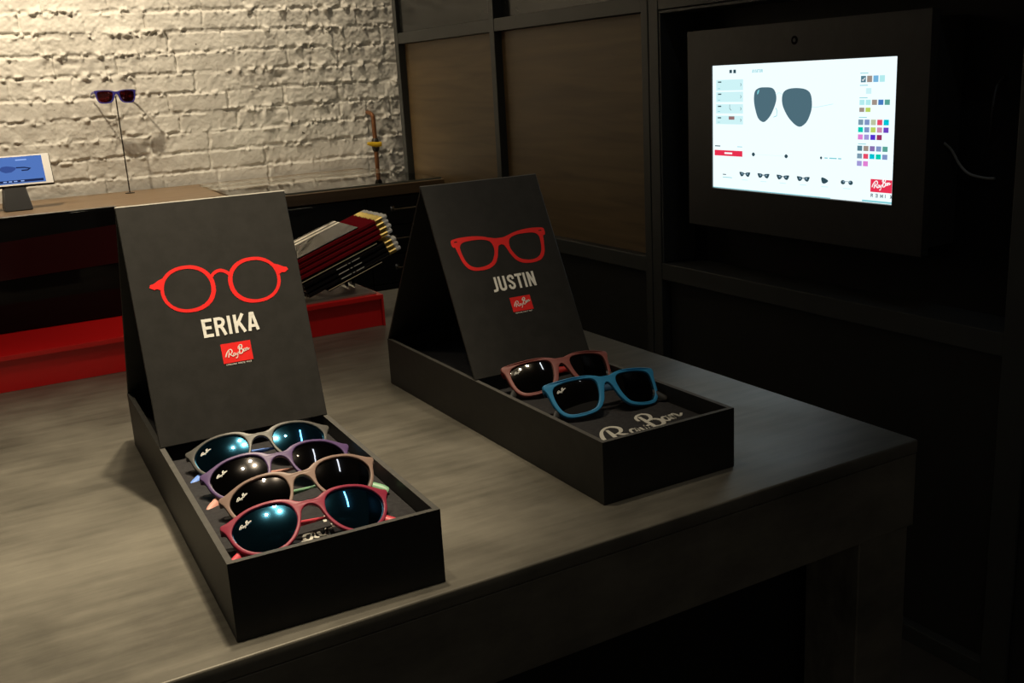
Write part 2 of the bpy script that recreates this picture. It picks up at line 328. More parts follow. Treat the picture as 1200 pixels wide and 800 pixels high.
def noise2(shape, cells, seed):
    r = np.random.RandomState(seed); g = r.rand(cells[0] + 3, cells[1] + 3)
    y = np.linspace(0, cells[0], shape[0]); x = np.linspace(0, cells[1], shape[1])
    yi = y.astype(int); xi = x.astype(int); fy = (y - yi)[:, None]; fx = (x - xi)[None, :]
    fy = fy * fy * (3 - 2 * fy); fx = fx * fx * (3 - 2 * fx)
    a = g[np.ix_(yi, xi)]; b = g[np.ix_(yi, xi + 1)]; c = g[np.ix_(yi + 1, xi)]; d = g[np.ix_(yi + 1, xi + 1)]
    return (a * (1 - fx) + b * fx) * (1 - fy) + (c * (1 - fx) + d * fx) * fy
def brick_wall():
    x0, x1, z0, z1 = -2.2, 1.10, .05, 1.32
    dx = .0034; nx = int((x1 - x0) / dx); nz = int((z1 - z0) / dx)
    xs = np.linspace(x0, x1, nx); zs = np.linspace(z0, z1, nz)
    X, Z = np.meshgrid(xs, zs)
    sh = X.shape; ar = lambda s: (max(2, int((z1 - z0) / s)), max(2, int((x1 - x0) / s)))
    N = lambda s, k: noise2(sh, ar(s), k) - .5
    big, mid, fine, vf, micro = N(.24, 1), N(.065, 2), N(.024, 3), N(.011, 4), N(.0068, 6)
    rug = .15 + 1.9 * np.clip(noise2(sh, ar(.26), 9) - .30, 0, 1) + .55 * np.clip((Z - .50) / .2, 0, 1) - .45 * np.exp(-((Z - .37) / .07) ** 2 - ((X + .45) / .5) ** 2)
    rug = np.clip(rug, .08, 1.15)
    Zw = Z + (.007 * mid + .006 * fine) * (.4 + .6 * rug) + .006 * big; Xw = X + .010 * mid + .008 * fine
    rh = .0705; row = np.floor(Zw / rh).astype(int); fz = Zw / rh - row
    rs = np.random.RandomState(11)
    edge = np.zeros(sh); dep = np.zeros(sh); eh = np.zeros(sh); ev = np.zeros(sh)
    for r in range(row.min(), row.max() + 1):
        m = row == r
        header = r % 6 == 4
        cuts = [x0 - .3 - rs.rand() * .2]
        while cuts[-1] < x1 + .3: cuts.append(cuts[-1] + (.105 if header else .205) * (1 + .13 * (rs.rand() - .5)))
        cuts = np.array(cuts); off = (rs.rand(len(cuts)) - .5); tilt = rs.rand(len(cuts)) - .35; ro = rs.rand() - .5
        idx = np.clip(np.searchsorted(cuts, Xw[m]) - 1, 0, len(cuts) - 2)
        ex = np.minimum(Xw[m] - cuts[idx], cuts[idx + 1] - Xw[m]); ez = np.minimum(fz[m], 1 - fz[m]) * rh
        eh[m] = ez; ev[m] = ex
        dep[m] = off[idx] * .0045 + ro * .004 + tilt[idx] * .0065 * (fz[m] - .5)
    sm = lambda q: q * q * (3 - 2 * q)
    wob = .0035 * vf + .004 * fine * rug
    sh_ = sm(np.clip((eh + wob - .0030) / .0050, 0, 1)); sv_ = sm(np.clip((ev + wob - .0020) / .0048, 0, 1))
    fill_h = np.clip(.35 + 2.2 * mid + .9 * big, 0, 1); fill_v = np.clip(.50 + 2.4 * mid - .5 * big, 0, 1)  # paint and mortar filling the joints
    joint = -.0062 * np.maximum((1 - sh_) * (1 - .75 * fill_h), (1 - sv_) * (1 - .85 * fill_v))
    face = (.0020 * fine + .0020 * vf + .0012 * micro) * (.30 + 1.0 * rug) + .004 * mid * rug + .007 * big
    H = dep * np.minimum(sh_, .35 + .65 * sv_) + joint + face
    # crumbs of mortar sitting proud along the beds, chips bitten out of the bricks
    lump = np.clip(fine * 2.6 + vf * 2.0 + micro * .8 - .28, 0, 1) * np.exp(-(eh / .011) ** 2) * rug
    H += .0150 * lump
    bite = np.clip(-fine * 2.0 - mid * 1.6 - .80, 0, 1) * rug
    H -= .010 * bite
    verts = np.stack([X, YB - H, Z], -1).reshape(-1, 3)
    i = np.arange(nx * nz).reshape(nz, nx)
    quads = np.stack([i[:-1, :-1], i[:-1, 1:], i[1:, 1:], i[1:, :-1]], -1).reshape(-1, 4)
    # plain continuation above, below and beside what the photo shows
    extra = []; ef = []
    def rect(a, b, c, d):
        k = len(verts) + len(extra); extra.extend([(a, YB, c), (b, YB, c), (b, YB, d), (a, YB, d)]); ef.append((k, k + 1, k + 2, k + 3))
    rect(-3.2, 1.4, FL, z0); rect(-3.2, 1.4, z1, 1.9); rect(-3.2, x0, z0, z1); rect(x1, 1.4, z0, z1)
    me = bpy.data.meshes.new('wall_back')
    me.from_pydata([tuple(v) for v in verts] + extra, [], [tuple(q) for q in quads] + ef)
    me.polygons.foreach_set('use_smooth', [True] * len(me.polygons))
    me.materials.append(M['brick']); o = bpy.data.objects.new('wall_back', me); C.objects.link(o)
    return tag(o, kind='structure')
brick_wall()

# panel wall on the right: backing, steel posts and rails
bm = bmesh.new()
box(bm, XW + .10, XW + .16, -3.0, 2.72, FL, 1.25)
struct('wall_right', bm, M['bay_black'])
tn = [0]
def trim(x0, x1, y0, y1, z0, z1, bev=.0015, m='frame_black'):
    tn[0] += 1; b = bmesh.new(); box(b, x0, x1, y0, y1, z0, z1, bev)
    return struct('trim_%d' % tn[0], b, M[m])
ZT = 1.25
trim(XW, XW + .10, 2.690, 2.720, FL, ZT)          # end post beside the brick
trim(XW, XW + .10, 1.999, 2.027, FL, ZT)          # post between the wood panels
trim(XW, XW + .10, 1.2655, 1.2915, FL, ZT)        # double post before the screen bay
trim(XW, XW + .10, 1.2275, 1.2625, FL, ZT)
trim(XW, XW + .10, .262, .312, FL, ZT)            # post right of the bay
for (a, b) in ((2.027, 2.690), (1.2915, 1.999)):
    trim(XW + .001, XW + .10, a, b, .545, .581)   # upper rail
    trim(XW + .001, XW + .10, a, b, -.072, -.033) # lower rail
    trim(XW + .001, XW + .10, a, b, FL, FL + .03)
trim(XW + .001, XW + .10, .312, 1.2275, .545, .66)
trim(XW + .002, XW + .10, .312, 1.2275, .5365, .5435)
trim(XW + .002, XW + .10, 1.2205, 1.2265, -.041, .5365)
trim(XW + .001, XW + .10, .312, 1.2275, -.083, -.042)
trim(XW + .001, XW + .10, .312, 1.2275, FL, FL + .035)
def panel(name, label, y0, y1, z0, z1, m, xr, cat='panel'):
    b = bmesh.new(); box(b, xr, xr + .018, y0 + .0006, y1 - .0006, z0 + .0006, z1 - .0006, .001)
    return tag(mesh_obj(name, b, M[m]), label, cat)
panel('wood_panel', 'narrower brown wood wall panel next to the white brick', 2.027, 2.690, -.033, .545, 'wood_panel', XW + .024)
panel('wood_panel', 'wide brown wood wall panel between black posts, left of the screen', 1.2915, 1.999, -.033, .545, 'wood_panel', XW + .024)
panel('black_panel', 'black upper wall panel above the narrower wood panel beside the brick', 2.027, 2.690, .581, ZT - .002, 'panel_gloss', XW + .012)
panel('black_panel', 'black upper wall panel above the wide wood panel', 1.2915, 1.999, .581, ZT - .002, 'panel_gloss', XW + .030)
panel('black_panel', 'black lower wall panel behind the black drawers, below the narrower wood panel', 2.027, 2.690, FL + .03, -.072, 'panel_black', XW + .022)
panel('black_panel', 'black lower wall panel directly below the wide wood panel', 1.2915, 1.999, FL + .03, -.072, 'panel_black', XW + .022)
panel('black_panel', 'large black lower wall panel below the lit screen', .312, 1.2275, FL + .035, -.083, 'panel_black', XW + .022)
panel('black_panel', 'black wall panel at the far right edge beyond the last post', -.9, .262, FL, ZT - .002, 'panel_black', XW + .006)
panel('black_panel', 'black wall panel above the recess of the lit screen', .312, 1.2275, .66, ZT - .002, 'panel_black', XW + .006)

# ------------------------------------------------------------------ table
t = empty('table', (0, 0, FL))
def up(b): bmesh.ops.translate(b, verts=b.verts[:], vec=(0, 0, -FL))
TX0, TY1 = -2.3, 1.232
b = bmesh.new(); box(b, TX0, 0, 0, TY1, -.016, 0, .0022, 3); up(b); mesh_obj('tabletop', b, M['steel'], t, .6)
b = bmesh.new()
box(b, TX0 + .001, -.001, .001, .030, -.104, -.0165, .001); box(b, TX0 + .001, -.001, TY1 - .03, TY1 - .001, -.104, -.0165, .001)
box(b, TX0 + .001, TX0 + .03, .03, TY1 - .03, -.104, -.0165, .001); box(b, -.03, -.001, .03, TY1 - .03, -.104, -.0165, .001)
up(b); mesh_obj('apron', b, M['steel'], t)
for (x0, x1) in ((-.084, -.005), (TX0 + .005, TX0 + .084)):
    for (y0, y1) in ((.005, .084), (TY1 - .084, TY1 - .005)):
        b = bmesh.new(); box(b, x0, x1, y0, y1, FL, -.1045, .0015); up(b); mesh_obj('leg', b, M['steel'], t)
b = bmesh.new(); box(b, TX0 + .09, -.034, .100, .112, FL + .02, -.1045, .001); up(b); mesh_obj('added_dark_panel', b, M['bay_black'], t)  # black sheet added so the space under the table stays dark
tag(t, 'large dark steel table carrying both black display boxes', 'table')

# ------------------------------------------------------------------ sunglasses
ERIKA_OUT = [(0, 13.2), (5, 13.0), (9.5, 14.2), (15, 17.4), (25, 20.4), (38, 21.2), (50, 19.8), (60, 16.4), (67, 13.8), (72, 12.8), (72.8, 9.5), (70.4, 5.5), (68.6, 0), (66.2, -8), (60.5, -17), (51.5, -23.2), (40, -26), (29, -24.8), (19.5, -19), (13, -10.5), (9.8, -2), (7.6, 4.2), (4, 8.0), (0, 9.2)]
ERIKA_IN = [(12.6, 2), (14.2, 9.5), (19, 14.8), (27, 17.6), (38, 18.3), (49, 17.0), (58.5, 12.6), (64.2, 6), (65.2, 0), (62.8, -8), (57.6, -15.4), (50, -20.6), (40, -23.1), (30, -21.8), (22, -17), (16.4, -10), (13.2, -3.5)]
JUSTIN_OUT = [(0, 16.9), (6, 17.2), (12, 19.2), (22, 21.6), (36, 22.8), (52, 23.0), (66, 22.6), (72.3, 21.6), (73.2, 17), (71.2, 12), (69.8, 4), (68.2, -6), (64.3, -16), (57.2, -22.6), (46, -24.9), (32, -24.6), (20, -21.4), (11.8, -13), (7.8, -3.5), (4.8, 4.5), (2.2, 8.2), (0, 9.2)]
JUSTIN_IN = [(12.4, 5), (13.2, 12.5), (18, 16.6), (28, 18.3), (42, 18.8), (55, 18.2), (62.6, 15.4), (65.2, 8.5), (64.4, -3), (61.2, -13), (54.5, -19), (44, -20.9), (31, -20.4), (21.5, -16.6), (15.4, -7)]
RB = .20
def sym_outline(half):
    h = catmull(half, 5)
    left = [(-p[0], p[1]) for p in h[1:-1]][::-1]
    return [tuple(p) for p in h] + left
def curve_mesh(loops, extrude, bevel):
    cu = bpy.data.curves.new('tmp', 'CURVE'); cu.dimensions = '2D'; cu.fill_mode = 'BOTH'
    cu.extrude = extrude; cu.bevel_depth = bevel; cu.bevel_resolution = 2; cu.offset = -bevel
    for L in loops:
        s = cu.splines.new('POLY'); s.points.add(len(L) - 1); s.use_cyclic_u = True
        for p, q in zip(s.points, L): p.co = (q[0], q[1], 0, 1)
    ob = bpy.data.objects.new('tmp', cu); C.objects.link(ob)
    dg = bpy.context.evaluated_depsgraph_get(); me = bpy.data.meshes.new_from_object(ob.evaluated_get(dg))
    bpy.data.objects.remove(ob); bpy.data.curves.remove(cu); return me
def frame_mesh(style):
    out, inn = (ERIKA_OUT, ERIKA_IN) if style == 'E' else (JUSTIN_OUT, JUSTIN_IN)
    k = .001
    o = [(x * k, y * k) for x, y in sym_outline(out)]
    r = [(p[0] * k, p[1] * k) for p in catmull(inn, 5, True)]; l = [(-x, y) for x, y in r]
    me = curve_mesh([o, r, l], .0011 if style == 'E' else .0014, .0009)
    bm = bmesh.new(); bm.from_mesh(me); bmesh.ops.remove_doubles(bm, verts=bm.verts[:], dist=1e-6)
    for v in bm.verts: v.co.z -= v.co.x ** 2 / (2 * RB)
    return bm
def lens_mesh(style, side):
    inn = ERIKA_IN if style == 'E' else JUSTIN_IN
    loop = [np.array(p) * .001 for p in catmull(inn, 4, True)]
    c = np.mean(loop, 0); RL = .105
    def z(u, v):
        d2 = (u - c[0]) ** 2 + (v - c[1]) ** 2
        base = -(c[0] ** 2) / (2 * RB) - c[0] * (u - c[0]) / RB
        return base - d2 / (2 * RL) + .0016
    bm = bmesh.new(); rings = []
    for s in (1.03, .85, .68, .5, .33, .17):
        rings.append([bm.verts.new((side * (c[0] + (p[0] - c[0]) * s), c[1] + (p[1] - c[1]) * s, z(c[0] + (p[0] - c[0]) * s, c[1] + (p[1] - c[1]) * s))) for p in loop])
    cv = bm.verts.new((side * c[0], c[1], z(*c))); n = len(loop)
    for a, b_ in zip(rings[:-1], rings[1:]):
        for i in range(n): bm.faces.new((a[i], a[(i + 1) % n], b_[(i + 1) % n], b_[i]))
    for i in range(n): bm.faces.new((rings[-1][i], rings[-1][(i + 1) % n], cv))
    # thickness
    r = bmesh.ops.extrude_face_region(bm, geom=bm.faces[:])
    bmesh.ops.translate(bm, verts=[e for e in r['geom'] if isinstance(e, bmesh.types.BMVert)], vec=(0, 0, -.0016))
    return bm, (lambda u, v: z(abs(u), v))
def sunglasses(name, style, loc, yaw, tilt, roll, fm, tm, tipm, lm, label, group=None, fold=True, scale=1., jm=None, logo=True):
    """root sits at the glasses' base; the front stands on v (up) and n (out of the lens)"""
    R = Matrix.Rotation(yaw, 4, 'Z') @ Matrix.Rotation(tilt, 4, 'X') @ Matrix.Rotation(roll, 4, 'Z')
    root = empty(name, (0, 0, 0)); root.matrix_world = Matrix.Translation(loc) @ R @ Matrix.Scale(scale, 4)
    tag(root, label, 'sunglasses', group)
    mesh_obj('frame', frame_mesh(style), fm, root, .7)
    for s in (-1, 1):
        lb, z = lens_mesh(style, s); lo = mesh_obj('lens', lb, lm, root, .8)
        if s == -1 and logo:
            g = bmesh.new(); a0 = -.0585 if style == 'E' else -.060
            script(g, lambda a, b, n: (a, b, z(a, b) + .0003 + n), a0, .0035 if style == 'E' else .0075, .0102, .0002, .35, wk=1.25, n=3)
            tag(mesh_obj('lens_logo', g, M['lens_logo'], lo), 'tiny white script on the lens')
        hz = -.0145; hv = .0095 if style == 'E' else .0165
        hb = bmesh.new()
        box(hb, min(s * .0688, s * .0725), max(s * .0688, s * .0725), hv - .0030, hv + .0030, hz - .0045, hz + .0022, .0008)
        mesh_obj('hinge', hb, jm or fm, root, .7)
        tb = bmesh.new(); tt = bmesh.new()
        if fold:
            d = 0 if s > 0 else .0032
            h0 = .0020 if style == 'E' else .0050
            pth = [(.0705, hv, hz - .003), (.0690, hv, hz - .0072), (.064, hv - .0005, hz - .0085), (.030, hv - .004, -.0215), (-.020, hv - .008, -.0200), (-.036, hv - .0105, -.0185)]
            tip = [(-.036, hv - .0105, -.0185), (-.048, hv - .0155, -.0165), (-.060, hv - .0235, -.0140), (-.070, hv - .0330, -.0110), (-.0735, hv - .0365, -.0100)]
            if style == 'J': tip = [(a, b_ + .004, n) for a, b_, n in tip[:1]] + [(a, b_ - .001, n) for a, b_, n in tip[1:]]; tip[0] = pth[-1]
            P = [(s * a, b_, n + d * min(1, abs(a - .0705) / .03)) for a, b_, n in pth]; Q = [(s * a, b_, n + d) for a, b_, n in tip]
            tube(tb, catmull(P, 4), .0014 if style == 'E' else [(w_, .0016) for w_ in np.linspace(.0062, .0034, 21)], 8, squash=(0, 1, 0))
            Qs = catmull(Q, 4); nq = len(Qs)
            prof = np.interp(np.linspace(0, 1, nq), [0, .15, .7, .92, 1], [.0018, .0026, .0046, .0036, .0010]) if style == 'E' else np.interp(np.linspace(0, 1, nq), [0, .6, .92, 1], [.0034, .0046, .0034, .001])
            tube(tt, Qs, [(w_, .0017) for w_ in prof], 8, squash=(0, 1, 0))
        else:
            P = [(s * .0705, hv, hz - .003), (s * .0705, hv, -.05), (s * .069, hv - .001, -.088)]
            Q = [(s * .069, hv - .001, -.088), (s * .067, hv - .004, -.100), (s * .066, hv - .012, -.112)]
            tube(tb, P, [(.0045, .0016)] * 3, 8, squash=(0, 1, 0)); tube(tt, catmull(Q, 4), [(.004, .0016)] * 9, 8, squash=(0, 1, 0))
        te = mesh_obj('temple', tb, tm, root, .7)
        mesh_obj('temple_tip', tt, tipm, te, .7)
    return root

# ------------------------------------------------------------------ the two display boxes
TH = .0052
def display_box(loc, rz, W, L, H, ridge, foot, depth, wordtxt, style, label, pad_script):
    root = empty('display_box', (*loc, 0), rz); tag(root, label, 'display box')
    b = bmesh.new()
    lo, hi = [], []
    # tray: outer shell with a hollow, one closed mesh; the rim is the paler worn edge
    w = W / 2
    def ring(x, y0, y1, z): return [b.verts.new(p) for p in ((-x, y0, z), (x, y0, z), (x, y1, z), (-x, y1, z))]
    o0 = ring(w, 0, L, .0004); o1 = ring(w, 0, L, H); i1 = ring(w - TH, TH, L - TH, H); i0 = ring(w - TH, TH, L - TH, .004)
    for A, B_, mi in ((o0, o1, 0), (o1, i1, 1), (i1, i0, 0)):
        for k in range(4): b.faces.new((A[k], A[(k + 1) % 4], B_[(k + 1) % 4], B_[k])).material_index = mi
    b.faces.new(o0); b.faces.new(i0)
    mesh_obj('tray', b, [M['card'], M['card_edge']], root)
    zp = H - depth
    b = bmesh.new(); box(b, -w + TH + .0004, w - TH - .0004, TH + .0004, L - TH - .0004, .0045, zp, .001)
    pad = mesh_obj('pad', b, M['foam'], root)
    b = bmesh.new(); script(b, lambda a, c, n: (a, c, zp + n), *pad_script, .0004)
    tag(mesh_obj('pad_script', b, M['pad_print'], pad), 'cream script lettering on the pad')
    # lid folded into a tent: back leaf rises from the tray's back edge to the ridge, front leaf comes down on the tray
    ry, rz_ = ridge; fy = foot; th = .0030; lw = W / 2 - .0006
    T = Vector((0, ry, rz_)); F0 = Vector((0, fy, H + .0008)); Bk = Vector((0, L - .0005, H + .0008))
    uv = (T - F0); Lf = uv.length; uv.normalize(); nn = Vector((1, 0, 0)).cross(uv)      # towards the viewer
    def F(a, c, n): return F0 + Vector((a, 0, 0)) + uv * c + nn * n
    b = bmesh.new()
    hexa(b, [F(-lw, 0, -th), F(lw, 0, -th), F(lw, 0, 0), F(-lw, 0, 0), F(-lw, Lf, -th), F(lw, Lf, -th), F(lw, Lf, 0), F(-lw, Lf, 0)])
    bmesh.ops.bevel(b, geom=b.edges[:], offset=.0006, segments=1, affect='EDGES')
    front = mesh_obj('lid_front', b, M['card'], root)
    ub = (T - Bk); Lb = ub.length - .0036; ub.normalize(); nb = ub.cross(Vector((1, 0, 0)))     # away from the viewer
    def G(a, c, n): return Bk + Vector((a, 0, 0)) + ub * c + nb * n
    b = bmesh.new()
    hexa(b, [G(-lw, 0, -th), G(lw, 0, -th), G(lw, 0, 0), G(-lw, 0, 0), G(-lw, Lb, -th), G(lw, Lb, -th), G(lw, Lb, 0), G(-lw, Lb, 0)])
    bmesh.ops.bevel(b, geom=b.edges[:], offset=.0006, segments=1, affect='EDGES')
    mesh_obj('lid_back', b, M['card'], root)
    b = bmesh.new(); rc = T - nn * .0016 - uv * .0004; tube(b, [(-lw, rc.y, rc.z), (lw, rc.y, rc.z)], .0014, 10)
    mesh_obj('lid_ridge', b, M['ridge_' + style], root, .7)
    # print on the front leaf
    g = lambda a, c, n: F(a, c, n + .00012)
    b = bmesh.new(); K = .001; cx = 3.2
    if style == 'E':
        for s in (-1, 1):
            ring_ = []; ws = []
            for k in range(56):
                an = 2 * PI * k / 56; co, si = math.cos(an), math.sin(an)
                r_ = (abs(co) ** 2.15 + abs(si) ** 2.15) ** (-1 / 2.15)
                ring_.append(((cx + s * (35.5 + 26.2 * r_ * co)) * K, (159.2 + 23.2 * r_ * si) * K)); ws.append((3.5 + 1.2 * max(0, -co) + .5 * max(0, co * si)) * K)
            ribbon(b, ring_, ws, g, .0002, closed=True)
            e = [(57.5, 174.5), (63.5, 172.2), (69, 169.2), (72.6, 168.4), (73.6, 165.4), (69.2, 162.8), (66, 163.4), (62, 161)]
            poly(b, [((cx + s * x) * K, y * K) for x, y in (e if s > 0 else e[::-1])], g, .00028)
        ribbon(b, [((cx + p[0]) * K, p[1] * K) for p in catmull([(-11, 166.5), (-7, 171.5), (0, 174.3), (7, 171.5), (11, 166.5)], 5)], .0036, g, .00024)
    else:
        out = [(0, 172.6), (6, 172.8), (14, 174.8), (24, 177.6), (38, 179.6), (52, 179.8), (62, 178.9), (67.5, 177.2), (68, 171), (66.3, 168), (64.2, 167.6), (62.2, 158), (59.5, 147), (55, 139.5), (48, 135.2), (36, 133.8), (24, 135.4), (15, 140.5), (9.5, 149), (6.5, 157), (4, 162.2), (0, 163.8)]
        inn = [(11.5, 158), (12.5, 166.5), (17, 171.2), (27, 173.8), (40, 174.2), (51, 173.2), (57, 169), (57.8, 162), (55.6, 150), (50.5, 142), (42, 138.4), (31, 138.6), (21, 142), (15, 149)]
        o_ = sym_outline(out); r_ = [tuple(p) for p in catmull(inn, 5, True)]; l_ = [(-x, y) for x, y in r_]
        sl = [(63.6, 175.6), (63.6, 174.2), (59.4, 174.2), (59.4, 175.6)]
        me = curve_mesh([[((cx + x) * K, y * K) for x, y in q] for q in (o_, r_, l_, sl, [(-x, y) for x, y in sl])], .0001, 0)
        b.from_mesh(me)
        for v in b.verts: v.co = g(v.co.x, v.co.y, v.co.z + .0001)
    tag(mesh_obj('printed_glasses', b, M['red_print'], front), 'red outline of a pair of glasses')
    b = bmesh.new()
    if style == 'E': word(b, wordtxt, g, -.0262, .1050, .0610, .0198, .0003, .168)
    else: word(b, wordtxt, g, -.0262, .1032, .0640, .0194, .0003, .165)
    tag(mesh_obj('printed_name', b, M['white_print'], front), 'white capitals reading ' + wordtxt)
    bx0, bx1, by0, by1 = (-.0105, .0212, .0745, .0955) if style == 'E' else (-.0072, .0222, .0738, .0928)
    b = bmesh.new(); poly(b, [(bx0, by0), (bx1, by0), (bx1, by1), (bx0, by1)], g, .0003)
    tag(mesh_obj('logo_badge', b, M['red_print'], front), 'small red rectangle')
    g2 = lambda a, c, n: g(a, c, n + .0004)
    b = bmesh.new(); script(b, g2, bx0 + .0040, by0 + .0048, (bx1 - bx0) * .80, .0002, .16, wk=1.0)
    tag(mesh_obj('badge_script', b, M['white_print'], front), 'white script on the red badge')
    b = bmesh.new(); word(b, 'GENUINE SINCE 1937', g, bx0 + .0022, by0 - .0024, bx1 - bx0 - .0044, .00145, .0002, .17)
    tag(mesh_obj('badge_caption', b, M['white_print'], front), 'tiny white caption under the badge')
    return root

display_box((-.6753, .0202), math.radians(-2.1), .180, .544, .0679, (.3807, .3100), .3050, .0165, 'ERIKA', 'E',
            'black display box reading ERIKA with round red glasses on its lid', (-.050, .033, .110))
display_box((-.2999, .0641), math.radians(-.11), .1697, .5352, .0667, (.384, .2921), .2680, .019, 'JUSTIN', 'J',
            'black display box reading JUSTIN with square red glasses on its lid', (-.048, .0355, .113))

def gloss(n, c, c2, r=.42, sp=.4): return pbr(n, c, r, spec=sp, noise=(40, c2, 2))
F_grey = gloss('frame_grey', (.070, .068, .063), (.080, .077, .071)); F_purple = gloss('frame_purple', (.088, .050, .145), (.098, .058, .16))
F_beige = gloss('frame_beige', (.225, .152, .125), (.245, .166, .136)); F_pink = gloss('frame_pink', (.25, .022, .050), (.275, .027, .057))
F_blue = gloss('frame_blue', (.03, .22, .46), (.035, .25, .50), .35); F_rose = gloss('frame_rose', (.24, .075, .068), (.27, .09, .08))
F_navy = gloss('frame_navy', (.035, .03, .22), (.04, .035, .25), .3)
T_blue = gloss('tip_blue', (.12, .26, .72), (.14, .28, .75)); T_salmon = gloss('tip_salmon', (.55, .27, .22), (.58, .29, .24))
T_green = gloss('tip_green', (.16, .34, .20), (.18, .37, .22)); T_red = gloss('tip_red', (.52, .04, .065), (.55, .045, .07))
T_dark = gloss('temple_dark', (.03, .03, .03), (.036, .036, .034)); T_ember = gloss('temple_ember', (.35, .02, .018), (.38, .022, .02))
T_navy = gloss('temple_navy', (.02, .06, .12), (.025, .07, .14))
L_blue = lens_mat('lens_blue_mirror', (.06, .13, .17), (.14, .60, 1.0), .45)
L_dark = lens_mat('lens_dark', (.035, .03, .032), (.85, .80, .80), .10)
L_grey = lens_mat('lens_charcoal', (.05, .048, .045), (.9, .86, .8), .09)
L_maroon = lens_mat('lens_maroon', (.22, .06, .07), (.8, .45, .45), .12)
G_E = None
sunglasses('sunglasses', 'E', (-.6677, .2582, .0742), -.1374, .7244, .0251, F_grey, T_blue, T_blue, L_blue,
           'grey framed sunglasses with blue mirror lenses, farthest back in the ERIKA box')
sunglasses('sunglasses', 'E', (-.6692, .1898, .0740), -.0408, .7114, 0, F_purple, T_salmon, T_salmon, L_dark,
           'purple framed sunglasses with salmon temple tips in the ERIKA box')
sunglasses('sunglasses', 'E', (-.6679, .1270, .0745), -.0912, .7730, .0700, F_beige, T_green, T_green, L_dark,
           'beige framed sunglasses with green temple tips in the ERIKA box')
sunglasses('sunglasses', 'E', (-.6832, .0607, .0743), -.0317, .6858, -.0218, F_pink, T_red, T_red, L_blue,
           'pink red framed sunglasses at the front of the ERIKA box')
sunglasses('sunglasses', 'J', (-.2891, .2828, .0729), -.0892, .8189, -.0213, F_rose, T_ember, T_dark, L_grey,
           'dusty rose framed sunglasses behind the blue pair in the JUSTIN box', jm=T_ember, scale=.984)
sunglasses('sunglasses', 'J', (-.2923, .1834, .0734), -.0465, .8731, -.0424, F_blue, T_navy, T_dark, L_grey,
           'bright blue framed sunglasses at the front of the JUSTIN box', scale=.984)

# ------------------------------------------------------------------ red riser, glossy panel, pencils
RX1, RY0, RY1, RZ = -.2478, .936, 1.128, .0572
r = empty('display_riser', (-.8, 1.03, 0))
def rel(b): bmesh.ops.translate(b, verts=b.verts[:], vec=(.8, -1.03, 0))
b = bmesh.new(); box(b, -1.35, RX1, RY0, RY1, .0492, RZ, .0006); rel(b); mesh_obj('riser_top', b, M['red_gloss'], r)
b = bmesh.new(); box(b, -1.345, RX1 - .004, RY0 + .006, RY1 - .004, .0004, .0490); rel(b); mesh_obj('riser_body', b, M['red_gloss'], r)
b = bmesh.new(); box(b, RX1 - .0038, RX1, RY0, RY1, .0004, .0490, .0005); rel(b); mesh_obj('end_panel', b, M['red_gloss'], r)
tag(r, 'long low red display riser along the back of the steel table', 'riser')

b = bmesh.new()
px0, px1, py0, py1, pz0, pz1 = -1.25, -.640, 1.098, 1.124, RZ + .0003, .2432
q = empty('glossy_display', ((px0 + px1) / 2, 1.11, RZ + .0003))
def relq(b): bmesh.ops.translate(b, verts=b.verts[:], vec=(-(px0 + px1) / 2, -1.11, -(RZ + .0003)))
box(b, px0, px1, py0, py1, pz0, pz1, .006, 4); relq(b); mesh_obj('casing', b, M['black_gloss'], q, .6)
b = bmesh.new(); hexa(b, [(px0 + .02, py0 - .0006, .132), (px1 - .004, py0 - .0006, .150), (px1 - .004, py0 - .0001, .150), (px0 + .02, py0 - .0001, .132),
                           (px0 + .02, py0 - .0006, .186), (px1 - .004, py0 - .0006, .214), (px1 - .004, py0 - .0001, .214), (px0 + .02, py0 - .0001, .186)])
relq(b); tag(mesh_obj('painted_reflection', b, M['maroon_reflection'], q), 'dark maroon reflection painted across the slab')  # red reflection in the slab, painted on as a maroon strip
tag(q, 'glossy black display slab standing on the red riser behind the ERIKA box', 'display')

AX = Vector((math.cos(math.radians(19.3)), 0, math.sin(math.radians(19.3)))); UP = Vector((-AX.z, 0, AX.x))
E0 = Vector((-.2155, .968, .1905)); PD = .0093
ROWS = [('red', 0), ('red', 1), ('red', 2), ('red', 3), ('black', 4.75), ('black', 5.75), ('black', 6.75)]
def pencil(kind):
    e = empty('pencil', (0, 0, 0))
    rot = Matrix.Rotation(-math.radians(19.3), 4, 'Y')
    def P(s, b): bmesh.ops.transform(b, matrix=rot, verts=b.verts[:])
    b = bmesh.new(); tube(b, [(-.190, 0, 0), (-.024, 0, 0)], .00455, 6); P(0, b)
    body = mesh_obj('body', b, M['pencil_' + kind], e)
    if kind == 'black':
        b = bmesh.new()
        for (u0, u1) in ((-.125, -.104), (-.101, -.097), (-.094, -.078)): box(b, u0, u1, -.00425, -.00405, -.0007, .0007)
        P(0, b); tag(mesh_obj('imprint', b, M['white_print'], body), 'white imprint')
    b = bmesh.new(); rr = [.0042, .0046, .0042, .0046, .0042, .0046, .0043]
    tube(b, [(-.025 + .0150 * i / 6, 0, 0) for i in range(7)], [(x, x) for x in rr], 10); P(0, b); mesh_obj('ferrule', b, M['gold'], e, .5)
    b = bmesh.new(); tube(b, [(-.0105, 0, 0), (-.0018, 0, 0), (-.0004, 0, 0), (0, 0, 0)], [(.0040, .0040), (.0040, .0040), (.0031, .0031), (.001, .001)], 10); P(0, b)
    mesh_obj('eraser', b, M['eraser'], e, .6)
    return e
def copy_tree(o, parent=None):
    c = o.copy(); C.objects.link(c)
    if parent: c.parent = parent
    for ch in list(o.children): copy_tree(ch, c)
    return c
protos = {k: pencil(k) for k in ('red', 'black')}; used = set()
